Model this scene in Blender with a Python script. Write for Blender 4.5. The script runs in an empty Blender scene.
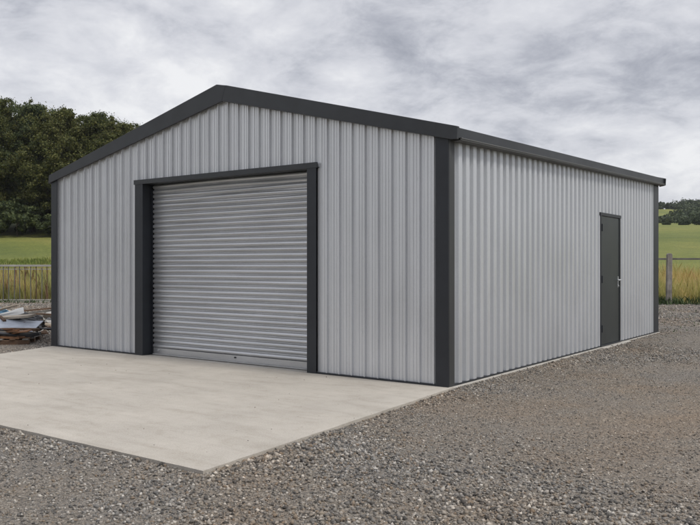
import bpy, bmesh, math, random
import numpy as np
from mathutils import Vector, Matrix
R = math.radians
random.seed(7)
rng = np.random.default_rng(11)
sc = bpy.context.scene
COL = sc.collection

# ------------------------------------------------------------------ camera
CX, CY, CH, YAW, FPX = 4.139, -7.582, 1.35, -0.627, 770.47
cd = bpy.data.cameras.new('camera')
cam = bpy.data.objects.new('camera', cd)
COL.objects.link(cam)
cam.location = (CX, CY, CH)
cam.rotation_euler = (R(90), 0, -YAW)
cd.sensor_width = 36
cd.lens = FPX / 700 * 36
cd.shift_y = 3.04 / 700
cd.clip_start = 0.05
cd.clip_end = 6000
sc.camera = cam
CO, SI = math.cos(YAW), math.sin(YAW)


def uv2w(u, v):
    """u metres to the right of, v metres ahead of the spot the photographer stood on"""
    return CX + u * CO + v * SI, CY - u * SI + v * CO


# ------------------------------------------------------------------ node helpers
def new_mat(name):
    m = bpy.data.materials.new(name)
    m.use_nodes = True
    nt = m.node_tree
    b = nt.nodes['Principled BSDF']
    return m, nt, b


def nd(nt, typ, **kw):
    n = nt.nodes.new(typ)
    for k, v in kw.items():
        if k.startswith('i_'):
            key = k[2:]
            key = int(key) if key.isdigit() else key.replace('_', ' ')
            n.inputs[key].default_value = v
        else:
            setattr(n, k, v)
    return n


def lk(nt, a, b):
    nt.links.new(a, b)


def coords(nt, scale=(1, 1, 1), kind='Object', rot=(0, 0, 0)):
    t = nd(nt, 'ShaderNodeTexCoord')
    m = nd(nt, 'ShaderNodeMapping')
    m.inputs['Scale'].default_value = scale
    m.inputs['Rotation'].default_value = rot
    lk(nt, t.outputs[kind], m.inputs['Vector'])
    return m.outputs['Vector']


def noise(nt, vec, scale, detail=4, rough=.55, dist=0.0):
    n = nd(nt, 'ShaderNodeTexNoise')
    n.inputs['Scale'].default_value = scale
    n.inputs['Detail'].default_value = detail
    n.inputs['Roughness'].default_value = rough
    n.inputs['Distortion'].default_value = dist
    if vec is not None:
        lk(nt, vec, n.inputs['Vector'])
    return n.outputs['Fac']


def ramp(nt, fac, stops, interp='LINEAR'):
    r = nd(nt, 'ShaderNodeValToRGB')
    r.color_ramp.interpolation = interp
    e = r.color_ramp.elements
    while len(e) < len(stops):
        e.new(0.5)
    for i, (p, c) in enumerate(stops):
        e[i].position = p
        if not hasattr(c, '__len__'):
            c = (c, c, c)
        e[i].color = (*c, 1)
    lk(nt, fac, r.inputs['Fac'])
    return r.outputs['Color']


def mix(nt, fac, a, b, mode='MIX'):
    m = nd(nt, 'ShaderNodeMix', data_type='RGBA', blend_type=mode)
    for sock, val in (('Factor', fac), ('A', a), ('B', b)):
        s = [x for x in m.inputs if x.name == sock and (x.type == 'RGBA' or (sock == 'Factor' and x.type == 'VALUE'))][0]
        if hasattr(val, 'is_linked') or hasattr(val, 'links'):
            lk(nt, val, s)
        elif sock == 'Factor':
            s.default_value = val
        else:
            s.default_value = (*val, 1) if len(val) == 3 else val
    return [o for o in m.outputs if o.type == 'RGBA'][0]


def bump(nt, b, height, strength=.3, dist=.01):
    n = nd(nt, 'ShaderNodeBump')
    n.inputs['Strength'].default_value = strength
    n.inputs['Distance'].default_value = dist
    lk(nt, height, n.inputs['Height'])
    lk(nt, n.outputs['Normal'], b.inputs['Normal'])


# ------------------------------------------------------------------ materials
def metal_sheet(name, base, var=.08, metallic=.3, rough=.5, streak=(9, 9, .35)):
    m, nt, b = new_mat(name)
    v = coords(nt, streak)
    n1 = noise(nt, v, 1.3, 6, .6)
    v2 = coords(nt, (1, 1, 1))
    n2 = noise(nt, v2, 55, 3, .7)
    n3 = noise(nt, v2, .9, 4, .6)
    lo = tuple(c * (1 - var * 1.6) for c in base)
    hi = tuple(c * (1 + var * 1.2) for c in base)
    c1 = ramp(nt, n1, [(.32, lo), (.66, hi)])
    c2 = ramp(nt, n2, [(.35, .97), (.65, 1.025)])
    c3 = ramp(nt, n3, [(.3, .95), (.7, 1.04)])
    c = mix(nt, 1.0, c1, c2, 'MULTIPLY')
    c = mix(nt, 1.0, c, c3, 'MULTIPLY')
    lk(nt, c, b.inputs['Base Color'])
    b.inputs['Metallic'].default_value = metallic
    rr = nd(nt, 'ShaderNodeMapRange')
    rr.inputs['To Min'].default_value = rough - .1
    rr.inputs['To Max'].default_value = rough + .12
    lk(nt, n3, rr.inputs['Value'])
    lk(nt, rr.outputs[0], b.inputs['Roughness'])
    bump(nt, b, n3, .12, .01)
    return m


M = {}
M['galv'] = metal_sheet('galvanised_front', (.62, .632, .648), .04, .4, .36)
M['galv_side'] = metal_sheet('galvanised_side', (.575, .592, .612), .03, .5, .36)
M['slat'] = metal_sheet('galvanised_slats', (.50, .51, .525), .08, .65, .32, (.6, 6, 9))
M['gutter'] = metal_sheet('gutter_grey', (.11, .112, .108), .1, .2, .5, (3, 1, 3))
M['dark'] = metal_sheet('anthracite_trim', (.029, .032, .036), .10, .1, .45, (3, 3, 3))
M['dark2'] = metal_sheet('anthracite_corner', (.017, .020, .026), .10, .1, .45, (3, 3, 3))
M['dark3'] = metal_sheet('anthracite_return', (.045, .047, .048), .2, .15, .45, (6, 6, .5))
M['door'] = metal_sheet('door_grey', (.026, .032, .033), .10, .1, .42, (2, 2, 1))
M['steel'] = metal_sheet('bright_steel', (.62, .64, .66), .03, .5, .3)
M['fence_metal'] = metal_sheet('weathered_fence_steel', (.12, .115, .10), .25, .1, .7, (3, 3, 2))
M['fence_rust'] = metal_sheet('rusty_fence_steel', (.11, .065, .04), .3, .1, .75, (3, 3, 2))
M['rail'] = metal_sheet('fence_rail_grey', (.34, .33, .30), .2, .1, .6, (1, 1, 3))


def concrete(name, base, pad=False):
    m, nt, b = new_mat(name)
    v = coords(nt)
    vs = coords(nt, (.6, 2.6, 1), rot=(0, 0, R(8)))
    n1 = noise(nt, v, .8, 5, .6)
    n2 = noise(nt, vs, 1.7, 7, .65, .6)
    n3 = noise(nt, v, 90, 3, .7)
    n4 = noise(nt, v, 6, 8, .75)
    c = ramp(nt, n1, [(.3, tuple(x * .88 for x in base)), (.7, tuple(x * 1.07 for x in base))])
    c = mix(nt, 1.0, c, ramp(nt, n2, [(.32, (.87, .86, .845)), (.5, (.985, .985, .985)), (.68, (1.05, 1.05, 1.05))]), 'MULTIPLY')
    c = mix(nt, 1.0, c, ramp(nt, n4, [(.30, (.88, .865, .84)), (.50, (1, 1, 1)), (.75, (1.03, 1.03, 1.03))]), 'MULTIPLY')
    c = mix(nt, 1.0, c, ramp(nt, n3, [(.3, .80), (.6, 1.07)]), 'MULTIPLY')
    if pad:   # small dark spots and grit
        vo = nd(nt, 'ShaderNodeTexVoronoi')
        vo.inputs['Scale'].default_value = 5.5
        lk(nt, v, vo.inputs['Vector'])
        sp = ramp(nt, vo.outputs['Distance'], [(.03, .55), (.07, 1.0)])
        c = mix(nt, .8, c, sp, 'MULTIPLY')
    lk(nt, c, b.inputs['Base Color'])
    b.inputs['Roughness'].default_value = .9
    bump(nt, b, n3, .25, .004)
    return m


M['pad'] = concrete('pad_concrete', (.418, .386, .336), True)
M['foundation'] = concrete('foundation_concrete', (.42, .40, .36))
M['rubble'] = concrete('broken_concrete', (.34, .33, .31))


def island_mat(name, stops, rough=.85, patch=None, transl=0.0, bumpy=False, hue_noise=None):
    """colour chosen per loose piece; patch = (scale, lo, hi) tints over the place"""
    m, nt, b = new_mat(name)
    g = nd(nt, 'ShaderNodeNewGeometry')
    c = ramp(nt, g.outputs['Random Per Island'], stops, 'LINEAR')
    if patch:
        scale, stops2 = patch
        n = noise(nt, coords(nt), scale, 4, .6)
        c = mix(nt, 1.0, c, ramp(nt, n, stops2), 'MULTIPLY')
    lk(nt, c, b.inputs['Base Color'])
    b.inputs['Roughness'].default_value = rough
    if 'Specular IOR Level' in b.inputs:
        b.inputs['Specular IOR Level'].default_value = .3
    if transl > 0:
        t = nd(nt, 'ShaderNodeBsdfTranslucent')
        lk(nt, c, t.inputs['Color'])
        ms = nd(nt, 'ShaderNodeMixShader')
        ms.inputs['Fac'].default_value = transl
        lk(nt, b.outputs[0], ms.inputs[1])
        lk(nt, t.outputs[0], ms.inputs[2])
        lk(nt, ms.outputs[0], nt.nodes['Material Output'].inputs['Surface'])
    return m


GR_PATCH = (.55, [(.36, (.97, .965, .96)), (.50, (1.0, .96, .91)), (.64, (1.03, .93, .83))])
M['stones'] = island_mat('gravel_stones', [(0, (.050, .048, .046)), (.20, (.125, .122, .117)), (.42, (.205, .198, .187)),
                                           (.6, (.235, .213, .182)), (.72, (.185, .145, .108)), (.84, (.30, .287, .265)), (.94, (.34, .325, .30)), (1, (.52, .50, .46))],
                         .85, GR_PATCH)
M['leaf'] = island_mat('leaves_olive', [(0, (.045, .058, .018)), (.4, (.075, .090, .026)), (.8, (.115, .122, .034)), (1, (.165, .155, .050))], .7,
                       (.12, [(.35, (.75, .85, .85)), (.65, (1.15, 1.0, .8))]), .3)
M['leaf2'] = island_mat('leaves_deep_green', [(0, (.042, .060, .026)), (.5, (.070, .092, .036)), (1, (.12, .14, .05))], .7, None, .3)
M['leaf3'] = island_mat('leaves_yellow_green', [(0, (.06, .072, .020)), (.5, (.10, .112, .032)), (1, (.165, .155, .05))], .7, None, .3)
M['leaf_far'] = island_mat('leaves_far', [(0, (.035, .052, .026)), (.6, (.06, .082, .038)), (1, (.10, .12, .055))], .8, None, .1)
M['tall_grass'] = island_mat('tall_grass', [(0, (.34, .33, .10)), (.4, (.50, .44, .17)), (.75, (.66, .55, .28)), (1, (.76, .64, .40))], .8,
                             (.5, [(.35, (.75, .95, .8)), (.65, (1.15, 1.0, .9))]), .5)
M['dock'] = island_mat('dry_seed_stalks', [(0, (.12, .055, .030)), (1, (.22, .12, .07))], .8)
M['short_grass'] = island_mat('pasture_grass', [(0, (.13, .17, .04)), (.6, (.20, .235, .06)), (1, (.31, .31, .10))], .8,
                              (.08, [(.35, (.8, .95, .85)), (.65, (1.15, 1.0, .9))]), .2)
M['weed'] = island_mat('weeds', [(0, (.03, .055, .016)), (.6, (.06, .095, .03)), (1, (.12, .15, .07))], .7, None, .15)


def bark():
    m, nt, b = new_mat('bark')
    v = coords(nt, (1, 1, .2))
    n = noise(nt, v, 9, 5, .7)
    lk(nt, ramp(nt, n, [(.3, (.035, .028, .02)), (.7, (.12, .10, .075))]), b.inputs['Base Color'])
    b.inputs['Roughness'].default_value = .95
    bump(nt, b, n, .6, .03)
    return m


M['bark'] = bark()


def wood(name, a, c2, scale=(1.2, 14, 14)):
    m, nt, b = new_mat(name)
    v = coords(nt, scale)
    n = noise(nt, v, 2.2, 6, .65, .3)
    n2 = noise(nt, coords(nt), 3, 4, .6)
    c = ramp(nt, n, [(.3, a), (.7, c2)])
    c = mix(nt, 1.0, c, ramp(nt, n2, [(.35, .6), (.6, 1.1)]), 'MULTIPLY')
    lk(nt, c, b.inputs['Base Color'])
    b.inputs['Roughness'].default_value = .85
    bump(nt, b, n, .4, .006)
    return m


M['wood_brown'] = wood('wood_brown', (.05, .028, .016), (.16, .095, .055))
M['wood_grey'] = wood('wood_grey', (.11, .10, .085), (.30, .28, .25))
M['wood_pale'] = wood('wood_pale', (.28, .23, .17), (.48, .42, .34))
M['wood_rust'] = wood('wood_rust', (.10, .04, .018), (.26, .13, .06))
M['post'] = wood('fence_post_wood', (.13, .115, .10), (.32, .295, .265), (10, 10, .8))


def plain(name, col, rough=.6, metallic=0, var=.2, sc_=6):
    m, nt, b = new_mat(name)
    n = noise(nt, coords(nt), sc_, 5, .65)
    lk(nt, ramp(nt, n, [(.3, tuple(x * (1 - var) for x in col)), (.7, tuple(x * (1 + var) for x in col))]), b.inputs['Base Color'])
    b.inputs['Roughness'].default_value = rough
    b.inputs['Metallic'].default_value = metallic
    return m


M['sheet_pale'] = plain('pale_sheet', (.34, .37, .42), .45, .1, .18)
M['tarp_blue'] = plain('blue_plastic', (.05, .12, .19), .5, 0, .3)
M['black'] = plain('black_plastic', (.02, .02, .022), .5, 0, .2)
M['white'] = plain('white_board', (.38, .38, .37), .6, 0, .15)


def ground_mats():
    # bare grit between the stones
    m, nt, b = new_mat('grit')
    v = coords(nt)
    vo = nd(nt, 'ShaderNodeTexVoronoi')
    vo.inputs['Scale'].default_value = 62
    lk(nt, v, vo.inputs['Vector'])
    sep = nd(nt, 'ShaderNodeSeparateColor')
    lk(nt, vo.outputs['Color'], sep.inputs[0])
    c = ramp(nt, sep.outputs[0], [(0, (.05, .047, .043)), (.35, (.105, .098, .088)), (.65, (.165, .148, .125)), (.85, (.15, .118, .088)), (.93, (.26, .24, .21)), (1, (.40, .38, .34))])
    vo2 = nd(nt, 'ShaderNodeTexVoronoi')
    vo2.inputs['Scale'].default_value = 150
    lk(nt, v, vo2.inputs['Vector'])
    sep2 = nd(nt, 'ShaderNodeSeparateColor')
    lk(nt, vo2.outputs['Color'], sep2.inputs[0])
    c = mix(nt, .5, c, ramp(nt, sep2.outputs[1], [(0, (.06, .055, .05)), (.5, (.16, .145, .125)), (1, (.32, .29, .25))]))
    n = noise(nt, v, .55, 4, .6)
    c = mix(nt, 1.0, c, ramp(nt, n, GR_PATCH[1]), 'MULTIPLY')
    # trodden brown earth where vehicles turn beside the shed
    vd = nd(nt, 'ShaderNodeVectorMath', operation='DISTANCE')
    lk(nt, v, vd.inputs[0])
    vd.inputs[1].default_value = (1.9, .9, 0)
    dm = ramp(nt, vd.outputs['Value'], [(.0, 1.0), (1.0, .0)])
    mr = nd(nt, 'ShaderNodeMapRange')
    mr.inputs['From Min'].default_value = 3.4
    mr.inputs['From Max'].default_value = .6
    lk(nt, vd.outputs['Value'], mr.inputs['Value'])
    nn = noise(nt, v, 1.4, 5, .65)
    mm = nd(nt, 'ShaderNodeMath', operation='MULTIPLY')
    lk(nt, mr.outputs[0], mm.inputs[0])
    lk(nt, ramp(nt, nn, [(.35, .0), (.6, .8)]), mm.inputs[1])
    c = mix(nt, mm.outputs[0], c, mix(nt, 1.0, c, (1.08, .99, .88), 'MULTIPLY'))
    lk(nt, c, b.inputs['Base Color'])
    b.inputs['Roughness'].default_value = .95
    bump(nt, b, vo.outputs['Distance'], .7, .012)
    M['grit'] = m
    # meadow
    m, nt, b = new_mat('meadow')
    v = coords(nt)
    n1 = noise(nt, v, .06, 6, .65)
    n2 = noise(nt, v, .45, 9, .8)
    n3 = noise(nt, v, 6, 4, .7)
    c = ramp(nt, n1, [(.32, (.095, .125, .022)), (.5, (.145, .168, .031)), (.68, (.215, .21, .054))])
    c = mix(nt, 1.0, c, ramp(nt, n2, [(.3, (.75, .8, .7)), (.7, (1.22, 1.14, 1.15))]), 'MULTIPLY')
    c = mix(nt, 1.0, c, ramp(nt, n3, [(.3, (.6, .68, .6)), (.7, (1.3, 1.22, 1.2))]), 'MULTIPLY')
    lk(nt, c, b.inputs['Base Color'])
    b.inputs['Roughness'].default_value = .95
    bump(nt, b, n3, .8, .15)
    M['meadow'] = m


ground_mats()


# ------------------------------------------------------------------ mesh helpers
def link(name, me, mat, parent=None):
    o = bpy.data.objects.new(name, me)
    COL.objects.link(o)
    if mat is not None and not me.materials:
        me.materials.append(mat)
    if parent is not None:
        o.parent = parent
        o.matrix_parent_inverse = Matrix.Identity(4)
    return o


def np_mesh(name, verts, faces, smooth=False):
    verts = np.asarray(verts, np.float32)
    faces = np.asarray(faces, np.int32)
    me = bpy.data.meshes.new(name)
    me.vertices.add(len(verts))
    me.vertices.foreach_set('co', verts.ravel())
    k = faces.shape[1]
    me.loops.add(faces.size)
    me.loops.foreach_set('vertex_index', faces.ravel())
    me.polygons.add(len(faces))
    me.polygons.foreach_set('loop_start', np.arange(0, faces.size, k, dtype=np.int32))
    me.update(calc_edges=True)
    if smooth:
        me.polygons.foreach_set('use_smooth', np.ones(len(faces), bool))
    return me


class MB:
    """collects shapes for one mesh object"""

    def __init__(s):
        s.v, s.f = [], []

    def add(s, vs, fs):
        n = len(s.v)
        s.v += [tuple(x) for x in vs]
        s.f += [tuple(i + n for i in f) for f in fs]
        return s

    def box(s, a, b, mtx=None, taper=0):
        x0, y0, z0 = a
        x1, y1, z1 = b
        vs = [(x0, y0, z0), (x1, y0, z0), (x1, y1, z0), (x0, y1, z0), (x0, y0, z1), (x1, y0, z1), (x1, y1, z1), (x0, y1, z1)]
        if mtx is not None:
            vs = [tuple(mtx @ Vector(p)) for p in vs]
        return s.add(vs, [(0, 3, 2, 1), (4, 5, 6, 7), (0, 1, 5, 4), (1, 2, 6, 5), (2, 3, 7, 6), (3, 0, 4, 7)])

    def prism(s, poly, a, b, axis=1):
        """poly in the two other axes, extruded from a to b along axis"""
        def P(p, t):
            if axis == 1:
                return (p[0], t, p[1])
            if axis == 0:
                return (t, p[0], p[1])
            return (p[0], p[1], t)
        n = len(poly)
        vs = [P(p, a) for p in poly] + [P(p, b) for p in poly]
        fs = [tuple(range(n)), tuple(range(2 * n - 1, n - 1, -1))]
        for i in range(n):
            j = (i + 1) % n
            fs.append((j, i, i + n, j + n))
        return s.add(vs, fs)

    def tube(s, p, q, r, r2=None, n=8):
        p, q = Vector(p), Vector(q)
        r2 = r if r2 is None else r2
        d = (q - p).normalized()
        a = d.orthogonal().normalized()
        c = d.cross(a)
        vs = []
        for (o, rr) in ((p, r), (q, r2)):
            for i in range(n):
                t = 2 * math.pi * i / n
                vs.append(o + a * (rr * math.cos(t)) + c * (rr * math.sin(t)))
        fs = [tuple(range(n - 1, -1, -1)), tuple(range(n, 2 * n))]
        for i in range(n):
            j = (i + 1) % n
            fs.append((i, j, j + n, i + n))
        return s.add(vs, fs)

    def build(s, name, mat, parent=None, smooth=False, bevel=0, fix=True):
        me = bpy.data.meshes.new(name)
        me.from_pydata(s.v, [], s.f)
        if fix:
            bm = bmesh.new()
            bm.from_mesh(me)
            bmesh.ops.recalc_face_normals(bm, faces=bm.faces)
            if bevel:
                bmesh.ops.bevel(bm, geom=list(bm.edges), offset=bevel, segments=1, affect='EDGES')
            bm.to_mesh(me)
            bm.free()
        if smooth:
            for p in me.polygons:
                p.use_smooth = True
        return link(name, me, mat, parent)


def tag(o, label=None, cat=None, group=None, kind=None):
    if label:
        o['label'] = label
    if cat:
        o['category'] = cat
    if group:
        o['group'] = group
    if kind:
        o['kind'] = kind
    return o


def empty(name, loc=(0, 0, 0), rz=0):
    o = bpy.data.objects.new(name, None)
    COL.objects.link(o)
    o.location = loc
    o.rotation_euler = (0, 0, rz)
    o.empty_display_size = .3
    return o


def copy_tree(o, parent=None):
    c = o.copy()
    COL.objects.link(c)
    c.parent = parent
    for ch in list(o.children):
        copy_tree(ch, c)
    return c


def vnoise(x, y, scale, seed=0):
    """smooth value noise in numpy, 0..1"""
    x = np.asarray(x) * scale + seed * 17.3
    y = np.asarray(y) * scale - seed * 9.1
    xi, yi = np.floor(x), np.floor(y)
    xf, yf = x - xi, y - yi
    xf = xf * xf * (3 - 2 * xf)
    yf = yf * yf * (3 - 2 * yf)

    def h(a, b):
        t = np.sin(a * 127.1 + b * 311.7 + seed * 74.7) * 43758.5453
        return t - np.floor(t)
    return (h(xi, yi) * (1 - xf) + h(xi + 1, yi) * xf) * (1 - yf) + (h(xi, yi + 1) * (1 - xf) + h(xi + 1, yi + 1) * xf) * yf


def fbm(x, y, scale, seed=0, o=4):
    r, a, t = 0, 1, 0
    for i in range(o):
        r = r + a * vnoise(x, y, scale * 2 ** i, seed + i)
        t += a
        a *= .5
    return r / t


# ------------------------------------------------------------------ terrain
LV = np.array([-400, 29.0, 33, 60, 90, 150, 300, 600, 3000.])
LZ = np.array([-.12, -.12, .25, 3.85, 8.0, 15, 26, 30, 20.])
RV = np.array([-400, 29.0, 33, 100, 150, 215, 300, 420, 3000.])
RZ = np.array([-.12, -.12, .25, 6.0, 9.4, 12.6, 23.4, 23, 16.])


def w2uv(x, y):
    dx, dy = np.asarray(x) - CX, np.asarray(y) - CY
    return dx * CO - dy * SI, dx * SI + dy * CO


def terrain_z(x, y):
    u, v = w2uv(x, y)
    t = np.clip((u + 12) / 30, 0, 1)
    t = t * t * (3 - 2 * t)
    z = np.interp(v, LV, LZ) * (1 - t) + np.interp(v, RV, RZ) * t
    far = np.clip((v - 150) / 150, 0, 1)
    z = z + far * (fbm(u, v, .012, 3, 3) - .5) * 5
    mid = np.clip((v - 31) / 10, 0, 1)
    z = z + mid * (fbm(u, v, .09, 5, 3) - .5) * .5
    return z


def build_terrain():
    us = np.concatenate([np.linspace(-900, -120, 24), np.linspace(-110, -32, 34), np.linspace(-30, 32, 90), np.linspace(34, 110, 34), np.linspace(120, 900, 24)])
    vs = np.concatenate([np.linspace(-300, 20, 14), np.linspace(24, 60, 60), np.linspace(61.5, 160, 60), np.linspace(164, 420, 60), np.linspace(440, 640, 8)])
    U, V = np.meshgrid(us, vs)
    X = CX + U * CO + V * SI
    Y = CY - U * SI + V * CO
    Z = terrain_z(X, Y)
    nu, nv = len(us), len(vs)
    vert = np.stack([X, Y, Z], -1).reshape(-1, 3)
    i = np.arange(nv - 1)[:, None] * nu + np.arange(nu - 1)[None]
    f = np.stack([i, i + 1, i + nu + 1, i + nu], -1).reshape(-1, 4)
    tag(link('ground', np_mesh('ground', vert, f, True), M['meadow']), kind='structure')


build_terrain()

# the concrete pad in front of the shed
PAD = [(-7.50, -.0005), (-7.12, -1.17), (-6.1, -4.01), (.385, -4.048), (.06, -.0005)]


def in_poly(x, y, poly):
    inside = np.zeros(np.shape(x), bool)
    n = len(poly)
    for i in range(n):
        x0, y0 = poly[i]
        x1, y1 = poly[(i + 1) % n]
        c = ((y0 > y) != (y1 > y)) & (x < (x1 - x0) * (y - y0) / (y1 - y0 + 1e-12) + x0)
        inside ^= c
    return inside


W, D = 7.512, 8.769
KZ = .0275     # the eaves climb slightly towards the back


def gravel_z(x, y):
    z = -.026 + (fbm(x, y, .8, 2, 3) - .5) * .016
    bank = np.where((x > -.1) & (y > -.3) & (y < 9.5), .012 * np.exp(-np.clip(x, 0, 9) / .45) * np.clip((y + .3) / 1.5, 0, 1), 0)
    bank2 = np.where((x > 0) & (y > 4), .05 * np.exp(-((x - .75) / .4) ** 2) * np.exp(-((y - 8.0) / 1.7) ** 2), 0)
    return z + bank + bank2


def build_gravel_sheet():
    us = np.concatenate([np.linspace(-42, -9, 40), np.linspace(-8.8, 9, 150), np.linspace(9.3, 42, 40)])
    vs = np.concatenate([np.linspace(-25, 2, 20), np.linspace(2.2, 16, 140), np.linspace(16.2, 29.2, 60)])
    U, V = np.meshgrid(us, vs)
    # ragged far edge against the grass
    V = V + np.where(V > 27, (fbm(U, V * 0, .6, 9, 4) - .5) * 1.3 * (V - 27) / 2.2, 0)
    X = CX + U * CO + V * SI
    Y = CY - U * SI + V * CO
    Z = gravel_z(X, Y)
    nu, nv = len(us), len(vs)
    vert = np.stack([X, Y, Z], -1).reshape(-1, 3)
    i = np.arange(nv - 1)[:, None] * nu + np.arange(nu - 1)[None]
    f = np.stack([i, i + 1, i + nu + 1, i + nu], -1).reshape(-1, 4)
    tag(link('gravel_yard', np_mesh('gravel_yard', vert, f, True), M['grit']), kind='structure')


build_gravel_sheet()


def pad():
    b = MB()
    # slightly uneven cast edge
    pts = []
    for i in range(len(PAD)):
        p, q = Vector(PAD[i]), Vector(PAD[(i + 1) % len(PAD)])
        L = (q - p).length
        n = max(1, int(L / .12))
        wall_side = i == len(PAD) - 1
        nrm = Vector((q.y - p.y, p.x - q.x)).normalized()
        for k in range(n):
            t = k / n
            c = p.lerp(q, t)
            if not wall_side and k > 0:
                c = c + nrm * random.uniform(-.004, .004)
            pts.append((c.x, c.y))
    b.prism(pts, -.2, 0, 2)
    o = b.build('concrete_pad', M['pad'])
    tag(o, kind='structure')


pad()

# ------------------------------------------------------------------ stones
ICO_V, ICO_F = None, None


def ico():
    bm = bmesh.new()
    bmesh.ops.create_icosphere(bm, subdivisions=1, radius=1)
    v = np.array([p.co[:] for p in bm.verts])
    f = np.array([[p.index for p in q.verts] for q in bm.faces])
    bm.free()
    return v, f


def octa():
    v = np.array([(1, 0, 0), (-1, 0, 0), (0, 1, 0), (0, -1, 0), (0, 0, 1), (0, 0, -1.)])
    f = np.array([(0, 2, 4), (2, 1, 4), (1, 3, 4), (3, 0, 4), (2, 0, 5), (1, 2, 5), (3, 1, 5), (0, 3, 5)])
    return v, f


def scatter(base, px, py, pz, size, flat=(.5, .95), jit=.38):
    bv, bf = base
    n = len(px)
    k = len(bv)
    v = bv[None] * (1 + (rng.random((n, k, 1)) - .5) * 2 * jit)
    v = v + (rng.random((n, k, 3)) - .5) * jit * .5
    s = np.stack([size * rng.uniform(.75, 1.35, n), size * rng.uniform(.65, 1.1, n), size * rng.uniform(flat[0], flat[1], n)], -1)
    v = v * s[:, None]
    a = rng.uniform(0, 2 * np.pi, n)
    tx, ty = rng.normal(0, .35, n), rng.normal(0, .35, n)
    # tilt about x then y, spin about z
    y, z = v[..., 1] * np.cos(tx)[:, None] - v[..., 2] * np.sin(tx)[:, None], v[..., 1] * np.sin(tx)[:, None] + v[..., 2] * np.cos(tx)[:, None]
    x = v[..., 0] * np.cos(ty)[:, None] + z * np.sin(ty)[:, None]
    z = -v[..., 0] * np.sin(ty)[:, None] + z * np.cos(ty)[:, None]
    X = x * np.cos(a)[:, None] - y * np.sin(a)[:, None] + px[:, None]
    Y = x * np.sin(a)[:, None] + y * np.cos(a)[:, None] + py[:, None]
    Z = z + pz[:, None]
    vert = np.stack([X, Y, Z], -1).reshape(-1, 3)
    f = (bf[None] + (np.arange(n) * k)[:, None, None]).reshape(-1, 3)
    return vert, f


def edge_dist(x, y):
    """distance to the pad outline"""
    d = np.full(np.shape(x), 9e9)
    for i in range(len(PAD) - 1):
        ax, ay = PAD[i]
        bx, by = PAD[i + 1]
        t = np.clip(((x - ax) * (bx - ax) + (y - ay) * (by - ay)) / ((bx - ax) ** 2 + (by - ay) ** 2), 0, 1)
        d = np.minimum(d, np.hypot(x - ax - t * (bx - ax), y - ay - t * (by - ay)))
    return d


def stones():
    VV, FF, off = [], [], 0
    for (v0, v1, dens, smin, smax, base, half) in (
            (2.6, 6.4, 3900, .0048, .0195, octa(), .70), (6.4, 10, 2300, .0065, .0155, octa(), .64),
            (10, 17, 900, .009, .020, octa(), .62), (17, 29, 230, .015, .03, octa(), .62)):
        area = half * (v1 ** 2 - v0 ** 2)
        n = int(dens * area)
        v = np.sqrt(rng.uniform(v0 ** 2, v1 ** 2, n))
        u = rng.uniform(-half, half, n) * v
        x, y = CX + u * CO + v * SI, CY - u * SI + v * CO
        pat = fbm(x, y, .45, 21, 4)          # compacted patches hold fewer, finer stones
        ed = edge_dist(x, y)
        loose = np.clip((pat - .36) / .22, 0, 1)
        track = np.exp(-(((u - 2.7) / 1.9) ** 2 + ((v - 8.2) / 2.3) ** 2)) + .8 * np.exp(-(((u - 2.2) / .9) ** 2 + ((v - 5.4) / .7) ** 2))
        loose = loose * (1 - .85 * np.clip(track, 0, 1))
        near_edge = np.exp(-ed / .35)
        loose = np.clip(loose + near_edge * .7 + np.exp(-np.clip(x, 0, 9) / .6) * (y > 0) * .6, 0, 1)
        keep = rng.random(n) < (.55 + .45 * loose)
        keep &= ~in_poly(x, y, PAD) & ~((x > -W - .0) & (x < .05) & (y > -.01) & (y < D + .05))
        keep &= ed > .006
        x, y, loose, ne = x[keep], y[keep], loose[keep], near_edge[keep]
        r = rng.random(len(x)) ** 2.2
        size = (smin + (smax - smin) * r) * (.55 + .52 * loose + .35 * ne * rng.random(len(x)))
        z = gravel_z(x, y) + size * rng.uniform(-.15, .45, len(x))
        lim = np.where((edge_dist(x, y) < .05), np.minimum(z, -.006 - size * .5), z)
        vert, f = scatter(base, x, y, lim, size)
        VV.append(vert)
        FF.append(f + off)
        off += len(vert)
    # a few pieces of grit kicked on to the pad
    x = rng.uniform(-6.5, .3, 500)
    y = rng.uniform(-4.0, 0, 500)
    k = in_poly(x, y, PAD) & (rng.random(500) < .12 + .88 * np.exp(-edge_dist(x, y) / .12))
    x, y = x[k], y[k]
    size = rng.uniform(.003, .007, len(x))
    vert, f = scatter(octa(), x, y, size * .3, size)
    VV.append(vert)
    FF.append(f + off)
    me = np_mesh('gravel', np.concatenate(VV), np.concatenate(FF))
    tag(link('gravel', me, M['stones']), 'loose grey and brown gravel stones spread over the yard', 'gravel', kind='stuff')


stones()

# ------------------------------------------------------------------ the shed
shed = empty('metal_shed', (-W / 2, D / 2, 0))
tag(shed, 'large grey corrugated steel shed with dark trim, roller shutter and side door', 'shed')
SH = Vector((-W / 2, D / 2, 0))


def part(mb, name, mat, parent=shed, **kw):
    """mesh coordinates are given in world metres; shift them to the shed's own base"""
    if parent is shed:
        mb.v = [(p[0] - SH.x, p[1] - SH.y, p[2]) for p in mb.v]
    else:
        off = SH + (parent.location if parent.parent is shed else Vector())
        mb.v = [(p[0] - off.x, p[1] - off.y, p[2] - off.z) for p in mb.v]
    return mb.build(name, mat, parent, **kw)


RXT, RXB = -3.57, -3.47          # ridge


def front_top(x):    # top of the front wall sheets, behind the barge boards
    if x > RXB:
        return 2.80 + (3.66 - 2.80) * (-x) / (-RXB)
    return 2.80 + (3.66 - 2.80) * (x + W) / (RXB + W)


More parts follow.
